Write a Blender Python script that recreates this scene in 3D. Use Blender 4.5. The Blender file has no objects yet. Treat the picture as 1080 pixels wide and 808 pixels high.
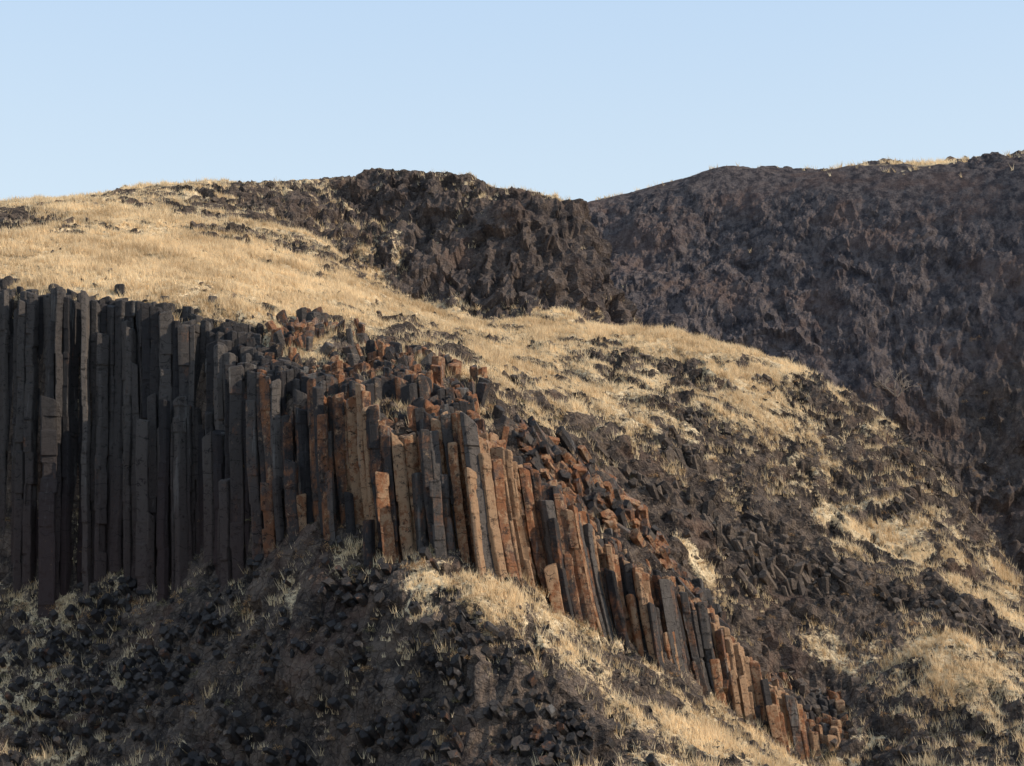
import bpy, math, random
import numpy as np
from mathutils import Vector, Matrix
random.seed(7); rng=np.random.default_rng(11)
F=1660.0; TH=math.radians(8); CT,ST=math.cos(TH),math.sin(TH)
def P(u,v,y):
    a=(u-540)/F; b=(404-v)/F
    d=(a,CT-b*ST,ST+b*CT); k=y/d[1]
    return (a*k,y,d[2]*k)
# ---------- noise ----------
def h_(*a):
    h=np.zeros(a[0].shape,dtype=np.uint32)
    for i,q in enumerate(a):
        h=(h^(q.astype(np.int64).astype(np.uint32)*np.uint32([374761393,668265263,2147483647-58,1274126177][i%4])))
        h=(h^(h>>np.uint32(13)))*np.uint32(1274126177)
    h=(h^(h>>np.uint32(16)))*np.uint32(2246822519)
    h=h^(h>>np.uint32(15))
    return h.astype(np.float64)/4294967295.0
def vn(x,y,s=0):
    x=np.asarray(x,float);y=np.asarray(y,float)
    ix=np.floor(x);iy=np.floor(y);fx=x-ix;fy=y-iy
    fx=fx*fx*(3-2*fx);fy=fy*fy*(3-2*fy);S=np.full(ix.shape,s+5000)
    ix=ix+9000;iy=iy+9000
    a=h_(ix,iy,S);b=h_(ix+1,iy,S);c=h_(ix,iy+1,S);d=h_(ix+1,iy+1,S)
    return ((a*(1-fx)+b*fx)*(1-fy)+(c*(1-fx)+d*fx)*fy)*2-1
def vn3(x,y,z,s=0):
    iz=np.floor(z);fz=z-iz;fz=fz*fz*(3-2*fz)
    ix=np.floor(x);iy=np.floor(y);fx=x-ix;fy=y-iy
    fx=fx*fx*(3-2*fx);fy=fy*fy*(3-2*fy);ix=ix+9000;iy=iy+9000;S=iz+9000+s*131
    r=0
    for k,w in ((0,1-fz),(1,fz)):
        a=h_(ix,iy,S+k);b=h_(ix+1,iy,S+k);c=h_(ix,iy+1,S+k);d=h_(ix+1,iy+1,S+k)
        r=r+w*((a*(1-fx)+b*fx)*(1-fy)+(c*(1-fx)+d*fx)*fy)
    return r*2-1
def fbm(x,y,s=0,o=4):
    r=0;a=1;t=0
    for i in range(o):
        r=r+a*vn(x*2**i+i*17.3,y*2**i+i*9.1,s+i*7);t+=a;a*=.5
    return r/t
def fbm3(x,y,z,s=0,o=3):
    r=0;a=1;t=0
    for i in range(o):
        r=r+a*vn3(x*2**i+i*17.3,y*2**i+i*9.1,z*2**i+3.3*i,s+i*7);t+=a;a*=.5
    return r/t
def cell3(x,y,z,s=0):
    ix=np.floor(x);iy=np.floor(y);iz=np.floor(z)
    best=np.full(x.shape,9.);val=np.zeros(x.shape)
    for dx in(-1,0,1):
        for dy in(-1,0,1):
            for dz in(-1,0,1):
                cx=ix+dx;cy=iy+dy;cz=iz+dz
                A=cx+9000;B=cy+9000;C=cz+9000+s*77
                px=cx+h_(A,B,C);py=cy+h_(A,B,C+40000);pz=cz+h_(A,B,C+80000)
                d=(px-x)**2+(py-y)**2+(pz-z)**2
                m=d<best;best=np.where(m,d,best);val=np.where(m,h_(A,B,C+120000),val)
    return val*2-1,np.sqrt(best)
def sst(a,b,x):
    t=np.clip((x-a)/(b-a),0,1);return t*t*(3-2*t)
# ---------- control points ----------
R_=[(900,790,104),(900,840,96),(1000,808,96),(1080,808,92),(1080,750,100),(1250,808,92),(960,730,106),(880,720,109),(900,640,113),
(1000,650,112),(1080,690,110),(980,560,124),(1080,640,122),(1250,740,118),(900,540,124),(620,342,150),(700,350,150),(820,380,146),(900,420,142),
(960,462,138),(1010,520,134),(1080,615,130),(1200,720,126),(820,440,162),(960,540,156),(1080,690,150),(1250,760,145),(640,352,158),(700,385,168)]
T1p=[(-250,640,114),(-250,808,98),(0,615,112),(0,700,106),(0,808,99),(130,608,110),(130,700,104),(130,808,97),(240,588,106),(240,650,101),
(240,808,94),(300,574,100),(350,566,97.5),(300,630,97),(330,700,94),(330,808,92),(430,584,95),(400,655,91.5),(430,720,89),(430,808,87),
(510,600,94),(500,700,87),(520,760,86),(560,808,84),(560,622,96),(600,705,89),(600,645,97),(650,755,88),(700,808,86),(640,666,98),
(700,700,100),(720,765,92),(770,748,102),(800,808,90),(830,780,104)]
T2p=[(-250,305,115),(-250,250,135),(-250,215,160),(0,306,113),(0,250,132),(0,216,156),(60,212,165),(110,207,171),(155,195,176),(150,250,138),
(150,310,112),(250,192,176),(250,255,142),(250,332,111),(330,190,180),(330,250,150),(330,300,130),(340,335,118),(430,345,122),
(262,402,103.5),(350,416,99),(350,350,111),(300,412,101),(300,345,112),(430,434,97.5),(430,378,108),(510,454,96.5),(510,407,105),(540,480,97.5),(560,460,104),
(600,532,99.5),(600,482,106),(640,572,100.5),(650,500,110),(700,600,102.5),(700,540,110),(770,672,104.5),(780,600,111),(830,722,106.5),
(540,380,124),(600,400,125),(700,420,125),(700,480,116),(800,450,126),(800,520,118),(620,365,139),(480,350,132),
(370,188,180),(400,176,181),(440,178,178),(490,186,173),(560,200,168),(605,215,165),(640,300,172),(400,230,172),(480,260,163),(560,258,159),(440,325,157),(500,335,152),(590,340,149),
(620,350,190),(760,400,195),(900,470,185),(1080,640,170),(1250,700,165),(620,280,230),(760,280,218),(900,300,203),(1080,380,187),(1250,380,178),
(620,212,262),(700,192,250),(760,176,242),(900,176,226),(1000,182,214),(1080,182,204),(1250,185,190)]
def world(l): return [P(*p) for p in l]
extra1=[(-60,60,-15),(0,60,-15),(60,60,-15),(-60,30,-9),(0,30,-9),(60,30,-9),(-60,0,-1.9),(0,0,-1.9),(60,0,-1.9),(-60,-40,-1.9),(60,-40,-1.9),(90,90,-14)]
extra2=[(-90,200,44),(-40,200,50),(-15,210,50),(10,300,68),(40,285,66),(65,262,63),(90,245,60),(120,235,58),(-20,260,52)]
class RBF:
    def __init__(s,pts,c=3.0):
        p=np.array(pts);s.p=p[:,:2];s.c=c;n=len(p)
        D=s.k(s.p[:,None]-s.p[None])
        A=np.zeros((n+3,n+3));A[:n,:n]=D+np.eye(n)*-0.08
        A[:n,n]=1;A[:n,n+1:]=s.p/100;A[n,:n]=1;A[n+1:,:n]=s.p.T/100
        s.w=np.linalg.solve(A,np.append(p[:,2],[0,0,0]))
    def k(s,d): return np.sqrt((d**2).sum(-1)+s.c**2)
    def __call__(s,x,y):
        x=np.asarray(x,float);y=np.asarray(y,float);n=len(s.p)
        r=s.w[n]+s.w[n+1]*x/100+s.w[n+2]*y/100
        for i in range(n): r=r+s.w[i]*np.sqrt((x-s.p[i,0])**2+(y-s.p[i,1])**2+s.c**2)
        return r
T1=RBF(world(R_+T1p)+extra1,2.0); T2=RBF(world(R_+T2p)+extra2,2.0)
CL=[(-250,114),(0,112),(130,110),(235,106.5),(262,102.5),(300,100),(350,98),(430,96),(510,95),(540,96),(600,98),(640,99),(700,101),(770,103),(830,105),(880,106.5),(1100,110)]
clx=np.array([P(u,560,y)[0] for u,y in CL]);cly=np.array([y for u,y in CL],float)
def yc(x): return np.interp(x,clx,cly)+0.35*np.sin(np.asarray(x)*1.1)+.3*np.sin(np.asarray(x)*.47+1)
def X(u,y=100): return (u-540)/F*y
# ---------- grid ----------
def axis(segs):
    o=[]
    for a,b,s in segs: o.append(np.arange(a,b,s))
    return np.concatenate(o)
gx=np.concatenate([-np.geomspace(3000,62,22)[:-1],axis([(-62,-45,.8),(-45,52,.25),(52,100,.42)]),np.geomspace(100,3000,22)])
gy=np.concatenate([-np.geomspace(3000,10,14),axis([(-5,72,3),(72,135,.22),(135,182,.26),(182,262,.34)]),np.geomspace(262,4000,20)])
GX,GY=np.meshgrid(gx,gy)
def base(x,y):
    cx=np.clip(x,-110,140);cy=np.clip(y,-40,300)
    a=T1(cx,cy);b=T2(cx,cy);c=yc(cx)
    z=a+(b-a)*sst(.6,2.0,cy-c)
    z=np.where(cy-c>2,b,z)
    z=z-.8*(1-sst(2,9,cy-c))*sst(.6,2,cy-c)
    d=np.maximum(np.maximum(np.abs(x)-140,0),np.maximum(y-300,-40-y))
    w=sst(0,500,d)
    return z*(1-w)+(-12)*w
Z0=base(GX,GY)
def interp(A,x,y):
    x=np.asarray(x,float);y=np.asarray(y,float)
    i=np.clip(np.searchsorted(gx,x)-1,0,len(gx)-2);j=np.clip(np.searchsorted(gy,y)-1,0,len(gy)-2)
    fx=(x-gx[i])/(gx[i+1]-gx[i]);fy=(y-gy[j])/(gy[j+1]-gy[j])
    return (A[j,i]*(1-fx)+A[j,i+1]*fx)*(1-fy)+(A[j+1,i]*(1-fx)+A[j+1,i+1]*fx)*fy
YM=np.arange(60,300,.2)
def ray(u,v,A=None):
    A=Z0 if A is None else A
    a=(u-540)/F;b=(404-v)/F;k=YM/(CT-b*ST)
    zr=k*(ST+b*CT);xr=a*k
    t=interp(A,xr,YM);m=np.nonzero(t>=zr)[0]
    i=m[0] if len(m) else len(YM)-1
    return np.array([xr[i],YM[i],t[i]])
# ---------- grass mask ----------
patch=[ # u,v,ru,rv,val  (measured spots on the hillside)
(100,255,190,34,1.1),(200,285,170,22,.8),(330,310,45,14,.7),(60,275,120,22,.5),(90,222,70,6,.9),(200,206,50,5,.3),
(30,228,60,10,-1.6),(300,225,90,14,-.6),(330,262,50,10,-.9),(240,240,40,6,-.7),(180,222,60,4,-.8),(280,196,70,6,-.2),(400,300,70,30,.3),(560,240,55,60,-1.1),(400,230,70,40,.1),(420,180,60,6,-1.2),
(560,360,70,14,.4),(650,350,80,10,.8),(760,370,90,12,.7),(600,410,70,22,.1),(700,440,70,18,.1),(800,410,60,18,.3),(520,380,30,20,.3),
(640,375,60,8,-.9),(730,395,40,8,-.9),(600,395,40,5,-.7),(740,440,60,12,-.8),(850,420,50,14,-.7),(670,520,50,20,-1.1),(790,580,80,18,-1.2),(860,470,70,14,.4),(650,480,60,12,-.3),
(730,592,35,7,1.4),(900,500,60,16,-.1),(920,570,60,22,.1),(860,530,60,16,.2),(960,690,120,14,.9),(880,680,60,12,.5),(1040,590,40,14,.4),
(1010,640,80,12,-1.0),(900,620,50,12,-.7),(1000,740,80,18,-.1),(980,780,60,14,-.5),(880,765,60,20,.2),(1060,720,40,12,.3),(940,800,80,14,.0),
(360,590,60,20,.5),(470,610,70,22,.4),(560,650,70,22,.35),(650,710,60,22,.35),(740,770,60,20,.35),(320,620,50,25,.4),(420,660,60,20,.4),
(120,660,200,30,-.1),(300,770,250,35,-.3),(560,790,120,25,-.3),
(1080,560,30,50,-.5),(850,176,60,5,1.2),(960,176,80,5,1.4),(730,190,30,8,-.5)]
PW=[]
for u,v,ru,rv,val in patch:
    c=ray(u,v);a=ray(u,v-rv);b=ray(u,v+rv)
    ry=min(max((a[1]-b[1])*.6,1.2),26)
    if abs(a[1]-b[1])>40: ry=8
    PW.append((c,ru*c[1]/F,ry,val))
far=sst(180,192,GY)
rightside=sst(0,8,GX)*sst(98,106,GY)*(1-far)
G0=0
for c,rx,ry,v in PW: G0=G0+v*np.exp(-((GX-c[0])/rx)**2-((GY-c[1])/ry)**2)
M=.22+.65*fbm(GX/5,GY/4,3,4)+.9*fbm(GX/1.7,GY/1.4,9,3)+.15*rightside+G0+.15*np.exp(-((GY-yc(GX)+1.6)/1.3)**2)
st_=1.7
tt=(Z0+3.4*fbm(GX/5,GY/5,101,4)+.12*GX)/st_
fr=tt-np.floor(tt)
tw=np.clip(.15+1.7*fbm(GX/5,GY/4,103,3)+.2*rightside-.4*sst(.8,1.6,G0),.0,.95)*(1-far)*sst(76,84,GY)
tw=tw*(1-(1-sst(3,9,np.abs(GY-yc(GX)-3)))*.8)
ter=(sst(.62,1.0,fr)-fr+.19)*st_*.85*tw
M=M+tw*(.25-1.4*sst(.60,.70,fr)*(1-sst(.93,1,fr)))
dzx=np.gradient(Z0,gx,axis=1);dzy=np.gradient(Z0,gy,axis=0)
slope=np.sqrt(dzx**2+dzy**2)
M=M-sst(.75,1.2,slope)*.7
M=M-far*sst(.25,.5,slope)*1.7-far*.3
edge=1-sst(1.0,5,np.abs(GY-yc(GX)-2))
M=M-edge*.3
rock=1-sst(.1,.6,M)
Z=Z0+ter+.25*fbm(GX/6,GY/6,21,3)+.09*fbm(GX/.8,GY/.8,33,2)
Z=Z+rock*(1-.5*far)*(.6*fbm(GX/4,GY/5,41,4)-.3)
ridge=1-np.abs(fbm(GX/9,GY/11,55,3))*3
Z=Z+rock*.4*(ridge-.4)*(1-far)
inreg=((np.abs(GX)<150)&(GY>70)&(GY<300)).astype(float)
rk=rock*inreg
nx=-dzx;ny=-dzy;nl=np.sqrt(nx**2+ny**2+1);nx/=nl;ny/=nl;nz=1/nl
crag=sst(142,150,GY)*(1-far)
sf=sst(.35,.8,slope)
cv,cd=cell3(GX/1.1,GY/1.1,Z/1.6,1)
cv2,_=cell3(GX/2.8,GY/2.8,Z/2.6,2)
cv3,_=cell3(GX/.55,GY/.55,Z/.75,5)
cv4,_=cell3(GX/1.5,GY/2.6,Z/8,7)
big=fbm3(GX/14,GY/14,Z/22,8,3)
gul=fbm3(GX/4,GY/12,Z/26,18,4)
rgd=1-2.2*np.abs(fbm3(GX/9,GY/14,Z/16,28,4))
bw_=Z/8+.04*GX+1.3*fbm(GX/18,GY/18,68,4)
bfr=bw_-np.floor(bw_)
bmk=sst(-.1,.35,fbm3(GX/16,GY/16,Z/10,69,3))
bed=.5*vn3(GX/30,GY/30,Z/3.2+.1*GX,66)+1.4*bmk*(bfr-.5)*sst(1,.86,bfr)
cyx=np.interp(GX,[X(620,262),X(760,242),X(900,226),X(1000,214),X(1080,204),X(1250,190)],[262,242,226,214,204,190])
cf=1-.92*far*(1-sst(4,18,np.abs(GY-cyx)))
D=rk*((1-far)*(.25*cv+.42*cv2+.14*cv3)*(1-.6*crag*(1-sf))+far*cf*(.15*cv+.2*cv2+.1*cv3+.35*cv4+2.1*big+1.6*gul+.9*rgd-.9*bed)+crag*sf*(1.4*big+1.3*gul-.8*bed+.7*cv4+.3*cv2))
VX=GX+nx*D;VY=GY+ny*D;VZ=Z+nz*D
ZT=Z+nz*D
# ---------- mesh helper ----------
def mk(name,V,faces,mat,attrs={},smooth=False,sizes=None):
    me=bpy.data.meshes.new(name)
    V=np.asarray(V,dtype=np.float32)
    me.vertices.add(len(V));me.vertices.foreach_set('co',V.ravel())
    if sizes is None:
        fa=np.asarray(faces,dtype=np.int32);sizes=np.full(len(fa),fa.shape[1],dtype=np.int32);fl=fa.ravel()
    else: fl=np.asarray(faces,dtype=np.int32);sizes=np.asarray(sizes,dtype=np.int32)
    me.loops.add(len(fl));me.loops.foreach_set('vertex_index',fl)
    me.polygons.add(len(sizes))
    st=np.concatenate([[0],np.cumsum(sizes)[:-1]]).astype(np.int32)
    me.polygons.foreach_set('loop_start',st)
    try: me.polygons.foreach_set('loop_total',sizes)
    except Exception: pass
    me.polygons.foreach_set('use_smooth',np.full(len(sizes),smooth) if isinstance(smooth,bool) else smooth)
    me.update(calc_edges=True);me.validate()
    for k,a in attrs.items():
        a=np.asarray(a,dtype=np.float32)
        if a.ndim==1:
            at=me.attributes.new(k,'FLOAT','POINT');at.data.foreach_set('value',a)
        else:
            at=me.attributes.new(k,'FLOAT_COLOR','POINT');at.data.foreach_set('color',a.ravel())
    me.materials.append(mat)
    ob=bpy.data.objects.new(name,me);bpy.context.scene.collection.objects.link(ob)
    return ob
# ---------- materials ----------
class NT:
    def __init__(s,name,diff=False):
        s.m=bpy.data.materials.new(name);s.m.use_nodes=True;s.t=s.m.node_tree;s.t.nodes.clear()
        s.out=s.n('ShaderNodeOutputMaterial')
        s.b=s.n('ShaderNodeBsdfDiffuse' if diff else 'ShaderNodeBsdfPrincipled')
        s.col=s.b.inputs['Color' if diff else 'Base Color']
        s.l(s.b.outputs[0],s.out.inputs[0]);s.b.inputs['Roughness'].default_value=.7
        if not diff: s.b.inputs['Specular IOR Level'].default_value=.22
        s.tc=s.n('ShaderNodeTexCoord').outputs['Object']
    def n(s,t): return s.t.nodes.new(t)
    def l(s,a,b): s.t.links.new(a,b)
    def put(s,v,i):
        if isinstance(v,bpy.types.NodeSocket): s.l(v,i)
        else: i.default_value=v
    def noise(s,sc,det=4,rough=.6,stretch=None):
        n=s.n('ShaderNodeTexNoise');n.inputs['Scale'].default_value=sc;n.inputs['Detail'].default_value=det
        n.inputs['Roughness'].default_value=rough
        v=s.tc
        if stretch:
            m=s.n('ShaderNodeMapping');m.inputs['Scale'].default_value=stretch;s.l(v,m.inputs[0]);v=m.outputs[0]
        s.l(v,n.inputs['Vector']);return n.outputs['Fac']
    def vor(s,sc,feat='F1',out='Distance',stretch=None):
        n=s.n('ShaderNodeTexVoronoi');n.feature=feat;n.inputs['Scale'].default_value=sc;v=s.tc
        if stretch:
            m=s.n('ShaderNodeMapping');m.inputs['Scale'].default_value=stretch;s.l(v,m.inputs[0]);v=m.outputs[0]
        s.l(v,n.inputs['Vector']);return n.outputs[out]
    def math(s,op,a,b=0,c=0,clamp=False):
        n=s.n('ShaderNodeMath');n.operation=op;n.use_clamp=clamp
        for v,i in zip((a,b,c),n.inputs): s.put(v,i)
        return n.outputs[0]
    def ss(s,x,a,b,lo=0,hi=1):
        n=s.n('ShaderNodeMapRange');n.interpolation_type='SMOOTHSTEP';s.put(x,n.inputs[0])
        for i,v in enumerate((a,b,lo,hi)): n.inputs[i+1].default_value=v
        return n.outputs[0]
    def mix(s,f,a,b,mode='MIX'):
        n=s.n('ShaderNodeMix');n.data_type='RGBA';n.blend_type=mode
        s.put(f,n.inputs[0])
        for v,i in ((a,n.inputs[6]),(b,n.inputs[7])):
            if isinstance(v,tuple): i.default_value=(*v,1)
            else: s.l(v,i)
        return n.outputs[2]
    def attr(s,k,o='Fac'):
        n=s.n('ShaderNodeAttribute');n.attribute_name=k;return n.outputs[o]
    def bump(s,h,d,st=1,prev=None):
        n=s.n('ShaderNodeBump');n.inputs['Distance'].default_value=d;n.inputs['Strength'].default_value=st
        s.l(h,n.inputs['Height'])
        if prev is not None: s.l(prev,n.inputs['Normal'])
        return n.outputs[0]
T=NT('hillside_mat',True)
rk1=T.noise(.5,7,.7);rk2=T.noise(3,4,.7)
c=T.mix(T.ss(rk1,.35,.65),(.040,.036,.037),(.165,.128,.107))
c=T.mix(T.ss(rk2,.48,.75,0,.7),c,(.28,.22,.17))
c=T.mix(T.ss(T.noise(.13,5,.7),.54,.68,0,.4),c,(.16,.092,.068))
cr=T.vor(1.6,'DISTANCE_TO_EDGE',stretch=(1,1,.8))
c=T.mix(T.ss(cr,0,.05,.6,0),c,(.012,.010,.010))
fc=T.mix(T.ss(T.noise(.9,7,.75,stretch=(1,.4,.5)),.40,.60),(.052,.049,.058),(.175,.147,.145))  # far cliff rock colour: paler, purplish tint painted in place of aerial haze
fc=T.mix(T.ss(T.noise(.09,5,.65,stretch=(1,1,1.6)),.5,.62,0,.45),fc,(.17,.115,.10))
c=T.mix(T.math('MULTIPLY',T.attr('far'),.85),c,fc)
gf=T.math('ADD',T.attr('g'),T.math('MULTIPLY_ADD',T.noise(1.7,6,.8),2.8,-1.4))
gf=T.math('ADD',gf,T.math('MULTIPLY_ADD',T.noise(.35,3,.6),.8,-.4))
g1=T.mix(T.ss(T.noise(.22,6,.7),.35,.62),(.50,.36,.21),(.92,.76,.52))
g1=T.mix(T.ss(T.noise(4,5,.75),.46,.64,0,.7),g1,(.27,.185,.115))
f=T.ss(gf,.25,.6)
c=T.mix(f,c,g1)
T.l(c,T.col)
hh=T.math('ADD',T.math('MULTIPLY',rk1,1.0),T.math('MULTIPLY',rk2,.35))
T.l(T.bump(hh,1.0,1.0),T.b.inputs['Normal'])
C=NT('basalt_column_mat')
sep=C.n('ShaderNodeSeparateColor');C.l(C.attr('cc','Color'),sep.inputs[0]);rr,ru,rd=sep.outputs
c=C.mix(rr,(.040,.037,.041),(.165,.145,.135))
st=C.noise(.9,7,.75,stretch=(1,1,.6))
c=C.mix(C.ss(C.math('MULTIPLY_ADD',ru,.55,st),.62,.84,0,.9),c,(.37,.155,.070))
c=C.mix(C.ss(C.math('MULTIPLY_ADD',ru,.28,C.noise(1.8,7,.8,stretch=(1,1,.8))),.64,.76,0,.75),c,(.56,.38,.24))
c=C.mix(C.ss(C.noise(2.5,6,.8),.52,.64,0,.88),c,(.022,.020,.022))
c=C.mix(C.ss(C.noise(.8,5,.7,stretch=(1.6,1.6,.14)),.58,.68,0,.45),c,(.34,.33,.32))
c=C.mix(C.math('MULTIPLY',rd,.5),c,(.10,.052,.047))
xyz=C.n('ShaderNodeSeparateXYZ');C.l(C.tc,xyz.inputs[0])
wz=C.math('MULTIPLY_ADD',rr,83.0,xyz.outputs[2]);wz=C.math('MULTIPLY_ADD',C.noise(1.2,2,.5),1.0,wz)
v1=C.n('ShaderNodeTexVoronoi');v1.voronoi_dimensions='1D';v1.feature='DISTANCE_TO_EDGE';v1.inputs['Scale'].default_value=.6;C.l(wz,v1.inputs['W'])
jt=C.ss(v1.outputs['Distance'],.0,.022,1,0)
c=C.mix(C.math('MULTIPLY',jt,C.ss(C.noise(1.5,3,.6),.40,.55,0,.85)),c,(.012,.010,.010))
C.l(c,C.col)
w=C.noise(2.4,7,.82)
C.l(C.bump(w,.55,1.0),C.b.inputs['Normal'])
K=NT('basalt_rock_mat',True)
c=K.mix(K.attr('cc'),(.042,.037,.037),(.195,.155,.130))
k2=K.noise(2.5,5,.7)
c=K.mix(K.ss(k2,.5,.7,0,.7),c,(.25,.20,.155))
K.l(c,K.col);K.l(K.bump(k2,.3,1),K.b.inputs['Normal'])
G=NT('dry_grass_mat',True)
gc=G.mix(G.attr('cc'),(.48,.34,.19),(.95,.80,.56));G.l(gc,G.col)
tr=G.n('ShaderNodeBsdfTranslucent');G.l(gc,tr.inputs[0]);mxs=G.n('ShaderNodeMixShader');mxs.inputs[0].default_value=.45
G.l(G.b.outputs[0],mxs.inputs[1]);G.l(tr.outputs[0],mxs.inputs[2]);G.l(mxs.outputs[0],G.out.inputs[0])
S=NT('sagebrush_mat',True);S.l(S.attr('cc','Color'),S.col)
Wd=NT('bark_mat',True);Wd.col.default_value=(.40,.33,.27,1);Wd.l(Wd.bump(Wd.noise(20),.03),Wd.b.inputs['Normal'])
# ---------- terrain ----------
ny_,nx_=GX.shape
idx=np.arange(ny_*nx_).reshape(ny_,nx_)
fa=np.stack([idx[:-1,:-1],idx[:-1,1:],idx[1:,1:],idx[1:,:-1]],-1).reshape(-1,4)
smf=((M[:-1,:-1]>.35)|(np.abs(GX[:-1,:-1])>150)).ravel()
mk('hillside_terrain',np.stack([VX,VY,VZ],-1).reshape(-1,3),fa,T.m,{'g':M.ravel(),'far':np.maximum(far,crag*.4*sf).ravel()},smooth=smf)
# ---------- columns ----------
sd=[]
def hexgrid(x0,x1,s,seed):
    r=np.random.default_rng(seed);row=0;y=90
    while y<126:
        xs=np.arange(x0,x1,s)+(.5*s if row%2 else 0)
        for x in xs:
            if r.random()<.14: continue
            sd.append((x+r.normal(0,s*.28),y+r.normal(0,s*.28),s))
        y+=s*.87;row+=1
xs1=X(260,104);xs2=X(590,98)
hexgrid(-60,-42,.9,9);hexgrid(-42,xs1,.64,1);hexgrid(xs1+.2,xs2,.59,2);hexgrid(xs2+.2,X(885,106),.45,3)
sd=np.array(sd)
c0=yc(sd[:,0]);dd=sd[:,1]-c0+1.2*vn(sd[:,0]/1.7,sd[:,1]*0,77)+.5*vn(sd[:,0]/.6,sd[:,1]*0,78)
bandx=[X(-300,112),X(190,108),X(245,106),X(300,104),X(480,100),X(540,98),X(600,98),X(700,101),X(880,106)]
bw=np.interp(sd[:,0],bandx,[2.8,3.4,8,13,12,7,4,3.4,2.2])
keepn=np.nonzero((dd>-1.0)&(dd<bw+1.5))[0]
S2=sd[keepn];dd=dd[keepn];bw=bw[keepn]
n=len(S2);print('columns',n)
t1=T1(S2[:,0],S2[:,1])
yback=np.maximum(S2[:,1],yc(S2[:,0])+1.3);t2=T2(S2[:,0],yback)
cvv,_=cell3(S2[:,0]/3.0,S2[:,1]/2.2,np.zeros(n),4)
cvw,_=cell3(S2[:,0]/1.3,S2[:,1]/1.1,np.zeros(n),6)
cvx,_=cell3(S2[:,0]/2.2,np.zeros(n),np.zeros(n),16)
rcl=fbm(S2[:,0]/2.0,S2[:,1]/2.0,44,2)
mid=sst(X(225),X(280),S2[:,0])*(1-sst(X(545),X(600),S2[:,0]))
left=1-sst(X(210),X(240),S2[:,0])
V=[];FL=[];SZ=[];CC=[]
def clip(poly,px,py,nx,ny):
    out=[];m=len(poly)
    for i in range(m):
        a=poly[i];b=poly[(i+1)%m]
        da=(a[0]-px)*nx+(a[1]-py)*ny;db=(b[0]-px)*nx+(b[1]-py)*ny
        if da<=0: out.append(a)
        if (da<0)!=(db<0) and da!=db:
            t=da/(da-db);out.append((a[0]+(b[0]-a[0])*t,a[1]+(b[1]-a[1])*t))
    return out
def addprism(rings,cc):
    k=len(rings[0]);b=len(V)
    for r in rings:
        for p in r: V.append(p);CC.append(cc)
    FL.extend(range(b,b+k));SZ.append(k)
    for j in range(len(rings)-1):
        o=b+j*k
        for i in range(k):
            FL.extend((o+i,o+k+i,o+k+(i+1)%k,o+(i+1)%k));SZ.append(4)
R=random.Random(5)
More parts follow.
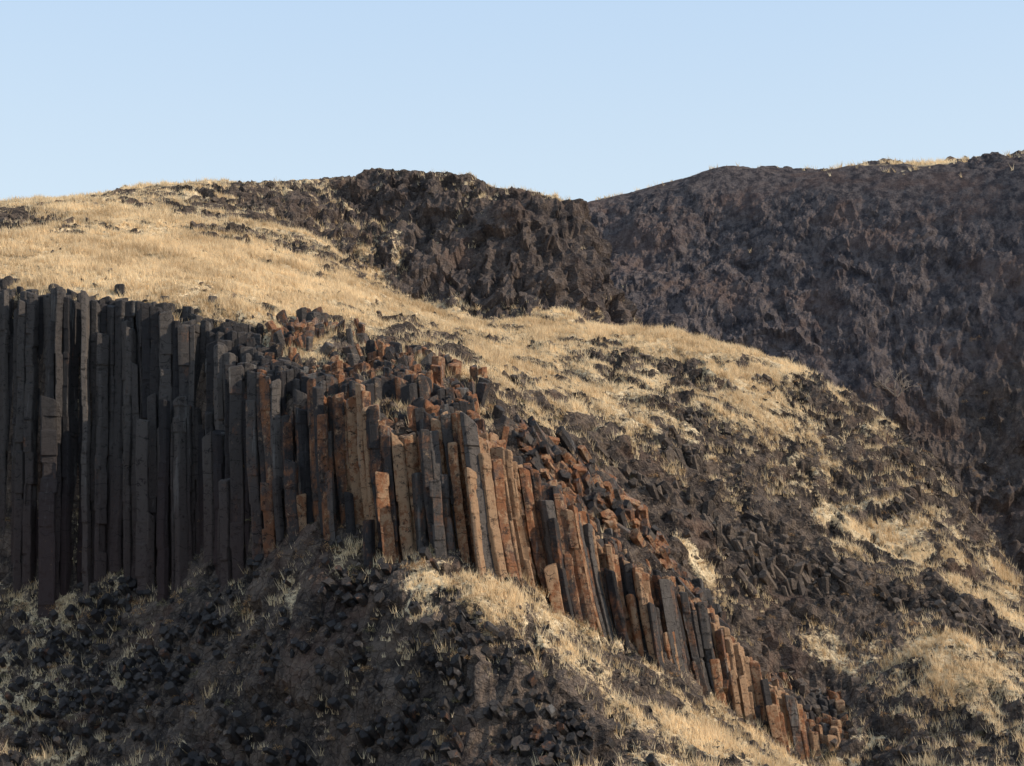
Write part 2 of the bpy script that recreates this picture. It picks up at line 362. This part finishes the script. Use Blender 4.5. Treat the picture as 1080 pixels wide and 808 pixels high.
for i in range(n):
    if dd[i]<0.0 and (R.random()>.3 or dd[i]<-.7): continue
    x,y,s=S2[i]
    d=np.hypot(S2[:,0]-x,S2[:,1]-y);nb=np.argsort(d)[1:13]
    poly=[(x-s*.9,y-s*.9),(x+s*.9,y-s*.9),(x+s*.9,y+s*.9),(x-s*.9,y+s*.9)]
    for j in nb:
        qx,qy=S2[j,0],S2[j,1];poly=clip(poly,(x+qx)/2,(y+qy)/2,qx-x,qy-y)
        if len(poly)<3: break
    if len(poly)<3: continue
    pp=[]
    for q in poly:
        if not pp or math.hypot(q[0]-pp[-1][0],q[1]-pp[-1][1])>.08: pp.append(q)
    if math.hypot(pp[0][0]-pp[-1][0],pp[0][1]-pp[-1][1])<.08: pp.pop()
    if len(pp)<3: continue
    front=dd[i]<1.0
    if dd[i]<3.2:
        ch=[];m=len(pp)
        for q in range(m):
            a=pp[q-1];b=pp[q];e=pp[(q+1)%m]
            for o_,L in ((a,.11),(e,.11)): ch.append((b[0]+(o_[0]-b[0])*L,b[1]+(o_[1]-b[1])*L))
        pp=ch
    top=t2[i]-.7+.22*R.random()+mid[i]*(1.25*cvv[i]+.4*cvw[i]-.05)+(1-mid[i])*(.3*cvw[i]+.55*cvv[i])
    bot=t1[i]-1.8 if dd[i]<3.2 else top-6
    H=top-t1[i]
    if dd[i]<0.0: top-=H*R.uniform(.3,.8)
    elif front and left[i]>.5 and (R.random()<.08 or cvx[i]>.55): top-=H*(.28*abs(cvx[i])+R.uniform(.05,.2))
    elif front and R.random()<.3: top-=min(H*.45,R.uniform(.4,3.0))
    if dd[i]>bw[i]*.65 and R.random()<.6: top-=.9
    if top<t1[i]+.2: top=t1[i]+R.uniform(-.2,.5)
    bot=min(bot,top-2)
    rg=float(sst(X(500),X(600),x))
    k1=.04+.08*sst(X(330),X(600),x)+R.gauss(0,.004);k2=.005*mid[i]+.011*rg
    ky=.03
    if front: k1+=R.gauss(0,.008)
    rings=[];cx=cy=0;scl=1.0
    tx,ty=R.gauss(0,.3),R.gauss(-.15,.25)
    segs=[top];full=dd[i]<3.0;zz=top
    while zz>bot:
        zz-=R.choice((R.uniform(.4,1.2),R.uniform(1.0,3.0))) if full else 3
        segs.append(max(zz,bot))
    g0=R.uniform(.97,1.01)
    wob=[1.0]*len(pp)
    for q,zq in enumerate(segs):
        def ring(zv,sc,jx,jy,first=False):
            o=[];dz=top-zv
            ox=k1*dz+k2*dz*dz+.03*math.sin(dz*.9+i);oy=-ky*dz+.03*math.cos(dz*.7+i)
            for w_,(a,b2) in zip(wob,pp):
                lx=(a-x)*sc*w_;ly=(b2-y)*sc*w_
                o.append((x+lx+ox+jx,y+ly+oy+jy,zv+(lx*tx+ly*ty if first else 0)))
            return o
        if q==0:
            rings.append(ring(zq,.84,0,0,True));rings.append(ring(zq-.08,g0,0,0,True))
        else:
            rings.append(ring(zq+.04,g0*scl,cx,cy))
            cx=R.gauss(0,.025);cy=R.gauss(0,.03);scl=R.uniform(.95,1.01)
            wob=[R.uniform(.94,1.03) for _ in pp]
            if R.random()<.35:
                h0=R.randrange(len(pp))
                for t_ in range(3): wob[(h0+t_)%len(pp)]*=.76
            if q<len(segs)-1: rings.append(ring(zq-.06,g0*scl,cx,cy))
    rust=max(0,min(1,(.08+.95*float(sst(X(225),X(380),x)))*R.uniform(.05,1.2)*(1+1.1*float(rcl[i]))))
    if dd[i]>2.5: rust*=.55
    addprism(rings,(R.random()**1.4*(1 if front else .7),rust,0,1))
CCa=np.array(CC);Va=np.array(V)
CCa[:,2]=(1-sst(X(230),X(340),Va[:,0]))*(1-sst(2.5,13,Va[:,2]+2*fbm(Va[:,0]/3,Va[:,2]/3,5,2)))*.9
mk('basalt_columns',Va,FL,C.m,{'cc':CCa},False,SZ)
# ---------- tilted / tumbled prisms, outcrops ----------
CM=1.0
def cluster(c,ax,rx,ry,n,ln,s,jit=.12,rust=.4,hj=.6,tp=.82):
    ax=Vector(ax).normalized()
    for k in range(n):
        a=R.gauss(0,.5)*rx;e=R.gauss(0,.5)*ry
        p0=Vector(c)+Vector((a,e,0));p0.z=float(interp(ZT,p0.x,p0.y))
        d=(ax+Vector((R.gauss(0,jit),R.gauss(0,jit),R.gauss(0,jit)))).normalized()
        t=d.cross(Vector((0,1,.2))).normalized();b=d.cross(t)
        m=R.choice((5,5,6,6,4));ph=R.random()*6;L=ln*R.uniform(.4,1.2);sr=s*R.uniform(.45,1.25)
        po=[(math.cos(ph+6.283*q/m+R.gauss(0,.2))*sr,math.sin(ph+6.283*q/m)*sr) for q in range(m)]
        up=R.uniform(-.2,hj);tl=R.gauss(0,.35);rings=[]
        for zz,sc in ((L*.5+up,tp),(L*.5+up-.05,1),(L*.1,1.03),(-L*.6,1)):
            rings.append([tuple(p0+d*(zz+(q[0]*tl if zz>0 else 0))+t*q[0]*sc+b*q[1]*sc) for q in po])
        addprism(rings,(R.random()*CM,min(1,rust*R.uniform(.2,1.4)),0,1))
V=[];FL=[];SZ=[];CC=[]
for u,v,rx,ry,nn in ((575,492,1.6,2,34),(600,510,2,2.2,50),(640,530,2,2.2,60),(668,555,2,1.8,50),(690,575,1.3,1.5,28),(560,470,1.5,2,28),(740,640,1.6,1.4,20)):
    cluster(ray(u,v),(-.5,-.65,.5),rx,ry,nn,2.4,.38,.22,.5,.9,.92)
for u,v,rx,ry,nn in ((345,350,4,3,44),(420,385,5,4,60),(480,410,3,3,36),(300,365,3,3,30)):
    cluster(ray(u,v),(-.1,-.1,1),rx,ry,nn,1.5,.38,.25,.45,.6)
CM=.45
for u,v,rx,ry,nn in ((120,635,3,1.6,40),(60,685,6,2.6,90),(190,690,6,2.8,90),(90,750,9,3.2,190),(290,745,8,3.2,170),(430,775,7,2.6,140),(570,785,5,2.2,90)):
    cluster(ray(u,v),(-.35,-.75,.55),rx,ry,nn,1.5,.28,.12,.15,.15,.93)
mk('tumbled_basalt_columns',V,FL,C.m,{'cc':np.array(CC)},False,SZ)
V=[];FL=[];SZ=[];CC=[];CM=.8
for u,v,rx,ry,nn,ax,L in ((725,480,2.8,1.8,30,(-.45,-.2,.9),1.8),(690,520,3,2.2,30,(-.5,-.3,.8),1.6),(770,565,3.2,1.4,50,(-.3,-.2,.9),2.1),(820,585,3.4,1.4,50,(-.2,-.2,.9),1.9),
    (870,600,3,1.4,24,(-.3,-.2,.9),1.2),(1000,640,5,2,40,(-.4,-.3,.8),1.1),(1050,665,4,2,28,(-.4,-.3,.8),1.0),
    (640,376,4,1.8,30,(-.3,-.3,.9),.6),(730,396,3,1.8,24,(-.3,-.3,.9),.6),(600,398,3,1.8,20,(-.3,-.3,.9),.5),(550,400,3,2.4,24,(-.3,-.3,.9),.6),(840,420,4,2,30,(-.3,-.3,.9),.6),(740,438,4,2,30,(-.4,-.3,.9),.7),
    (920,520,4,2.4,24,(-.4,-.3,.8),.8),(960,490,2,2.4,20,(-.4,-.3,.8),.8),
    (30,232,6,1.8,50,(-.1,-.3,.9),1.0),(235,243,4,1.5,34,(-.1,-.3,.9),.6),(330,262,5,1.8,40,(-.1,-.3,.9),.7),(290,225,6,2.5,60,(-.1,-.3,.9),.8),(190,221,5,1.5,30,(-.1,-.3,.9),.5),(380,280,5,4,60,(-.1,-.4,.9),.9),
    (850,750,1.5,1,22,(-.5,-.2,.8),1.6),(880,775,1.5,1,18,(-.5,-.2,.8),1.4),(980,790,3,1.8,20,(-.4,-.3,.8),.8)):
    cluster(ray(u,v),ax,rx,ry,nn,L,.31,.3,.25,.2)
mk('rock_outcrops',V,FL,K.m,{'cc':np.array(CC)[:,0]},False,SZ)
# ---------- loose rocks ----------
import bmesh
vars_=[]
for k in range(14):
    bm=bmesh.new()
    for q in range(8 if k%2 else 11):
        p=Vector((R.gauss(0,1),R.gauss(0,1),R.gauss(0,1))).normalized()*R.uniform(.65,1);bm.verts.new((p.x*R.uniform(.8,1.3),p.y*.85,p.z*.65))
    bmesh.ops.convex_hull(bm,input=bm.verts[:]);bmesh.ops.triangulate(bm,faces=bm.faces[:])
    used=[v for v in bm.verts if v.link_faces];mp={v:i for i,v in enumerate(used)}
    vars_.append((np.array([v.co[:] for v in used]),np.array([[mp[v] for v in f.verts] for f in bm.faces])));bm.free()
def rocks(N,x0,x1,y0,y1,smin,smax,prob,name):
    x=rng.uniform(x0,x1,N);y=rng.uniform(y0,y1,N)
    m=interp(M,x,y);ok=rng.random(N)<prob(m,x,y)*(.4+1.2*sst(-.2,.4,fbm(x/3,y/3,61,3)));x=x[ok];y=y[ok];N=len(x);z=interp(ZT,x,y)
    s=smin*(smax/smin)**(rng.random(N)**2.8);vi=rng.integers(0,14,N)
    Vs=[];Fs=[];As=[];o=0
    for k in range(14):
        w=np.nonzero(vi==k)[0];bv,bf=vars_[k];n=len(w)
        if n==0: continue
        q=rng.normal(size=(n,4));q/=np.linalg.norm(q,axis=1)[:,None];a,b,c,d=q.T
        Rm=np.stack([1-2*(c*c+d*d),2*(b*c-a*d),2*(b*d+a*c),2*(b*c+a*d),1-2*(b*b+d*d),2*(c*d-a*b),2*(b*d-a*c),2*(c*d+a*b),1-2*(b*b+c*c)],-1).reshape(n,3,3)
        vv=np.einsum('nij,kj->nki',Rm,bv)*(s[w][:,None,None]*np.array([1,1,.8]))+np.stack([x[w],y[w],z[w]+s[w]*.1],-1)[:,None]
        Vs.append(vv.reshape(-1,3));Fs.append((bf[None]+(np.arange(n)*len(bv))[:,None,None]+o).reshape(-1,3));o+=n*len(bv)
        As.append(np.repeat(rng.random(n)**1.2,len(bv)))
    mk(name,np.concatenate(Vs),np.concatenate(Fs),K.m,{'cc':np.concatenate(As)})
rocks(140000,-45,50,76,150,.07,.38,lambda m,x,y:np.where(y<yc(x)+.5,.42,.20)*(1-.8*sst(.3,.9,m)),'loose_rocks')
rocks(10000,-70,60,140,190,.15,.6,lambda m,x,y:.3*(1-sst(.1,.5,m)),'crag_rubble')
# ---------- grass ----------
def grass(N,x0,x1,y0,y1,prob,h0,h1,nb,name,wd=.02):
    x=rng.uniform(x0,x1,N);y=rng.uniform(y0,y1,N);m=interp(M,x,y)+1.0*fbm(x/1.1,y/1.1,90,2)
    ok=rng.random(N)<prob(m,x,y);x=x[ok];y=y[ok];N=len(x);z=interp(ZT,x,y)
    h=rng.uniform(h0,h1,N)*(1+.7*fbm(x/2,y/2,71,2));cc=np.clip(rng.normal(.6,.28,N)+.6*fbm(x/4,y/4,15,3),0,1)
    rep=lambda a:np.repeat(a,nb)
    X_=rep(x)+rng.normal(0,.10,N*nb);Y_=rep(y)+rng.normal(0,.10,N*nb);Zb=rep(z)-.05;H=rep(h)*rng.uniform(.55,1.15,N*nb)
    an=rng.uniform(0,6.283,N*nb);w=wd*rng.uniform(.6,1.4,N*nb);la=rng.uniform(0,6.283,N*nb);L=H*rng.uniform(.1,.7,N*nb)
    wx=np.cos(an)*w;wy=np.sin(an)*w
    p=np.empty((N*nb,3,3));p[:,0]=np.stack([X_-wx,Y_-wy,Zb],-1);p[:,1]=np.stack([X_+wx,Y_+wy,Zb],-1)
    p[:,2]=np.stack([X_+np.cos(la)*L-.1*H,Y_+np.sin(la)*L,Zb+H],-1)
    mk(name,p.reshape(-1,3),np.arange(N*nb*3).reshape(-1,3),G.m,{'cc':np.repeat(rep(cc),3)})
    print(name,N)
grass(190000,-48,50,78,150,lambda m,x,y:.28*sst(-.6,.1,m)+.6*sst(.1,.9,m),.22,.7,6,'dry_grass',.028)
grass(70000,-70,50,150,180,lambda m,x,y:.20*sst(-.6,.1,m)+.8*sst(.15,.7,m),.25,.65,5,'dry_grass',.034)
grass(30000,0,90,190,262,lambda m,x,y:.015*sst(-1.5,-.4,m)+.9*sst(.25,.6,m),.4,.9,5,'dry_grass',.05)
# ---------- shrubs ----------
Vs=[];Fs=[];Cs=[];o=0
sp=[(295,562,.55,0),(400,553,.5,0),(462,565,.7,0),(495,650,.55,1),(375,618,.4,0),(175,618,.5,1),(130,610,.5,1),(480,560,.5,1),(640,660,.4,0),(830,520,.5,2),(800,515,.6,2),(860,555,.5,2),
 (40,665,.5,1),(90,600,.5,0),(180,660,.4,0),(700,650,.4,0),(800,725,.5,0),(885,745,.4,1),(930,665,.4,0),(760,755,.5,0),(390,670,.4,1),(980,520,.4,0),(525,590,.5,0),(810,670,.4,2),(1045,725,.4,1),(215,575,.4,0),(920,373,.8,0),(925,425,.7,0),(1055,350,.8,1),(1030,362,.8,0),(1075,355,.8,1),(965,180,.8,0)]
for k in range(640):
    sp.append((R.uniform(0,1080),R.uniform(400,800),R.uniform(.15,.42),R.choice((0,0,1,2))))
pts=[(ray(u,v,ZT),s,t,u,v) for u,v,s,t in sp]
for k in range(70):   # along the foot of the wall
    x=R.uniform(-36,21);y=float(yc(x))-R.uniform(.9,2.6)
    pts.append((np.array([x,y,float(interp(ZT,x,y))]),R.uniform(.25,.6),R.choice((0,0,1)),x,y))
pal=[(.40,.25,.13),(.18,.155,.09),(.38,.29,.23)]
for c,s,t,u,v in pts:
    m=int(150*min(1,s*2)+60)
    d=rng.normal(size=(m,3));d/=np.linalg.norm(d,axis=1)[:,None];d[:,2]=np.abs(d[:,2])
    lob=1+.25*np.sin(d[:,0]*5+u)+.2*np.sin(d[:,1]*6+v)
    p=d*(s*lob*rng.uniform(.45,1.05,m)**.6)[:,None]*np.array([1,1,.75])+c
    e=rng.normal(size=(m,3));e/=np.linalg.norm(e,axis=1)[:,None];e=e+d*1.2
    g2=rng.normal(size=(m,3));g2/=np.linalg.norm(g2,axis=1)[:,None]
    L=s*.22
    tri=np.stack([p-g2*.02,p+g2*.02,p+e*L*.7],1)
    Vs.append(tri.reshape(-1,3));Fs.append(np.arange(m*3).reshape(-1,3)+o);o+=m*3
    col=np.array(pal[t])*rng.uniform(.6,1.4,(m,1));Cs.append(np.repeat(np.concatenate([col,np.ones((m,1))],1),3,0))
mk('sagebrush_shrubs',np.concatenate(Vs),np.concatenate(Fs),S.m,{'cc':np.concatenate(Cs)})
# ---------- bare tree on far slope ----------
V=[];FL=[];SZ=[];CC=[]
def limb(p,d,L,r,dep):
    q=p+d*L
    t=d.cross(Vector((.3,1,.1))).normalized();b=d.cross(t)
    addprism([[tuple(q+(t*math.cos(a)+b*math.sin(a))*r*.6) for a in (0,1.26,2.5,3.8,5.0)],[tuple(p+(t*math.cos(a)+b*math.sin(a))*r) for a in (0,1.26,2.5,3.8,5.0)]],(0,0,0,1))
    if dep==0: return
    for k in range(3 if dep>1 else 4):
        nd=(d+Vector((R.gauss(0,.5),R.gauss(0,.5),R.gauss(.05,.3)))).normalized();limb(p+d*L*R.uniform(.6,1),nd,L*R.uniform(.6,.85),r*.6,dep-1)
c=Vector(ray(945,432,ZT));limb(c-Vector((0,0,.3)),Vector((0,0,1)),2.0,.18,5)
mk('bare_tree',V,FL,Wd.m,{},False,SZ)
# ---------- camera, light, world ----------
sc_=bpy.context.scene
cam=bpy.data.cameras.new('camera');co=bpy.data.objects.new('camera',cam);sc_.collection.objects.link(co)
co.rotation_euler=(math.radians(98),0,0);cam.sensor_width=36;cam.lens=F/1080*36;cam.clip_end=8000;cam.clip_start=.5;sc_.camera=co
EL,AZ=math.radians(28),math.radians(-15)
sv=Vector((math.cos(EL)*math.cos(AZ),math.cos(EL)*math.sin(AZ),math.sin(EL)))
sl=bpy.data.lights.new('sun','SUN');sl.energy=5;sl.angle=math.radians(.5);sl.color=(1,.85,.66)
so=bpy.data.objects.new('sun',sl);sc_.collection.objects.link(so);so.rotation_euler=(-sv).to_track_quat('-Z','Y').to_euler();so.location=sv*300
w=bpy.data.worlds.new('World');sc_.world=w;w.use_nodes=True;nt=w.node_tree
bg=nt.nodes['Background'];sk=nt.nodes.new('ShaderNodeTexSky');sk.sky_type='NISHITA';sk.sun_disc=False
sk.sun_elevation=EL;sk.sun_rotation=math.pi/2-AZ;sk.dust_density=1.5;sk.air_density=1.0
tcw=nt.nodes.new('ShaderNodeTexCoord');sx=nt.nodes.new('ShaderNodeSeparateXYZ');nt.links.new(tcw.outputs['Generated'],sx.inputs[0])
mr=nt.nodes.new('ShaderNodeMapRange');mr.interpolation_type='SMOOTHSTEP';nt.links.new(sx.outputs[2],mr.inputs[0]);mr.inputs[1].default_value=.16;mr.inputs[2].default_value=.44
hz=nt.nodes.new('ShaderNodeMix');hz.data_type='RGBA';hz.inputs[6].default_value=(5.2,6.1,6.7,1);hz.inputs[7].default_value=(3.9,5.2,6.8,1);nt.links.new(mr.outputs[0],hz.inputs[0])
mx=nt.nodes.new('ShaderNodeMix');mx.data_type='RGBA';mx.inputs[0].default_value=.8
nt.links.new(hz.outputs[2],mx.inputs[7])
nt.links.new(sk.outputs[0],mx.inputs[6]);nt.links.new(mx.outputs[2],bg.inputs[0]);bg.inputs[1].default_value=.15
sc_.view_settings.view_transform='Standard';sc_.view_settings.look='None';sc_.view_settings.exposure=0
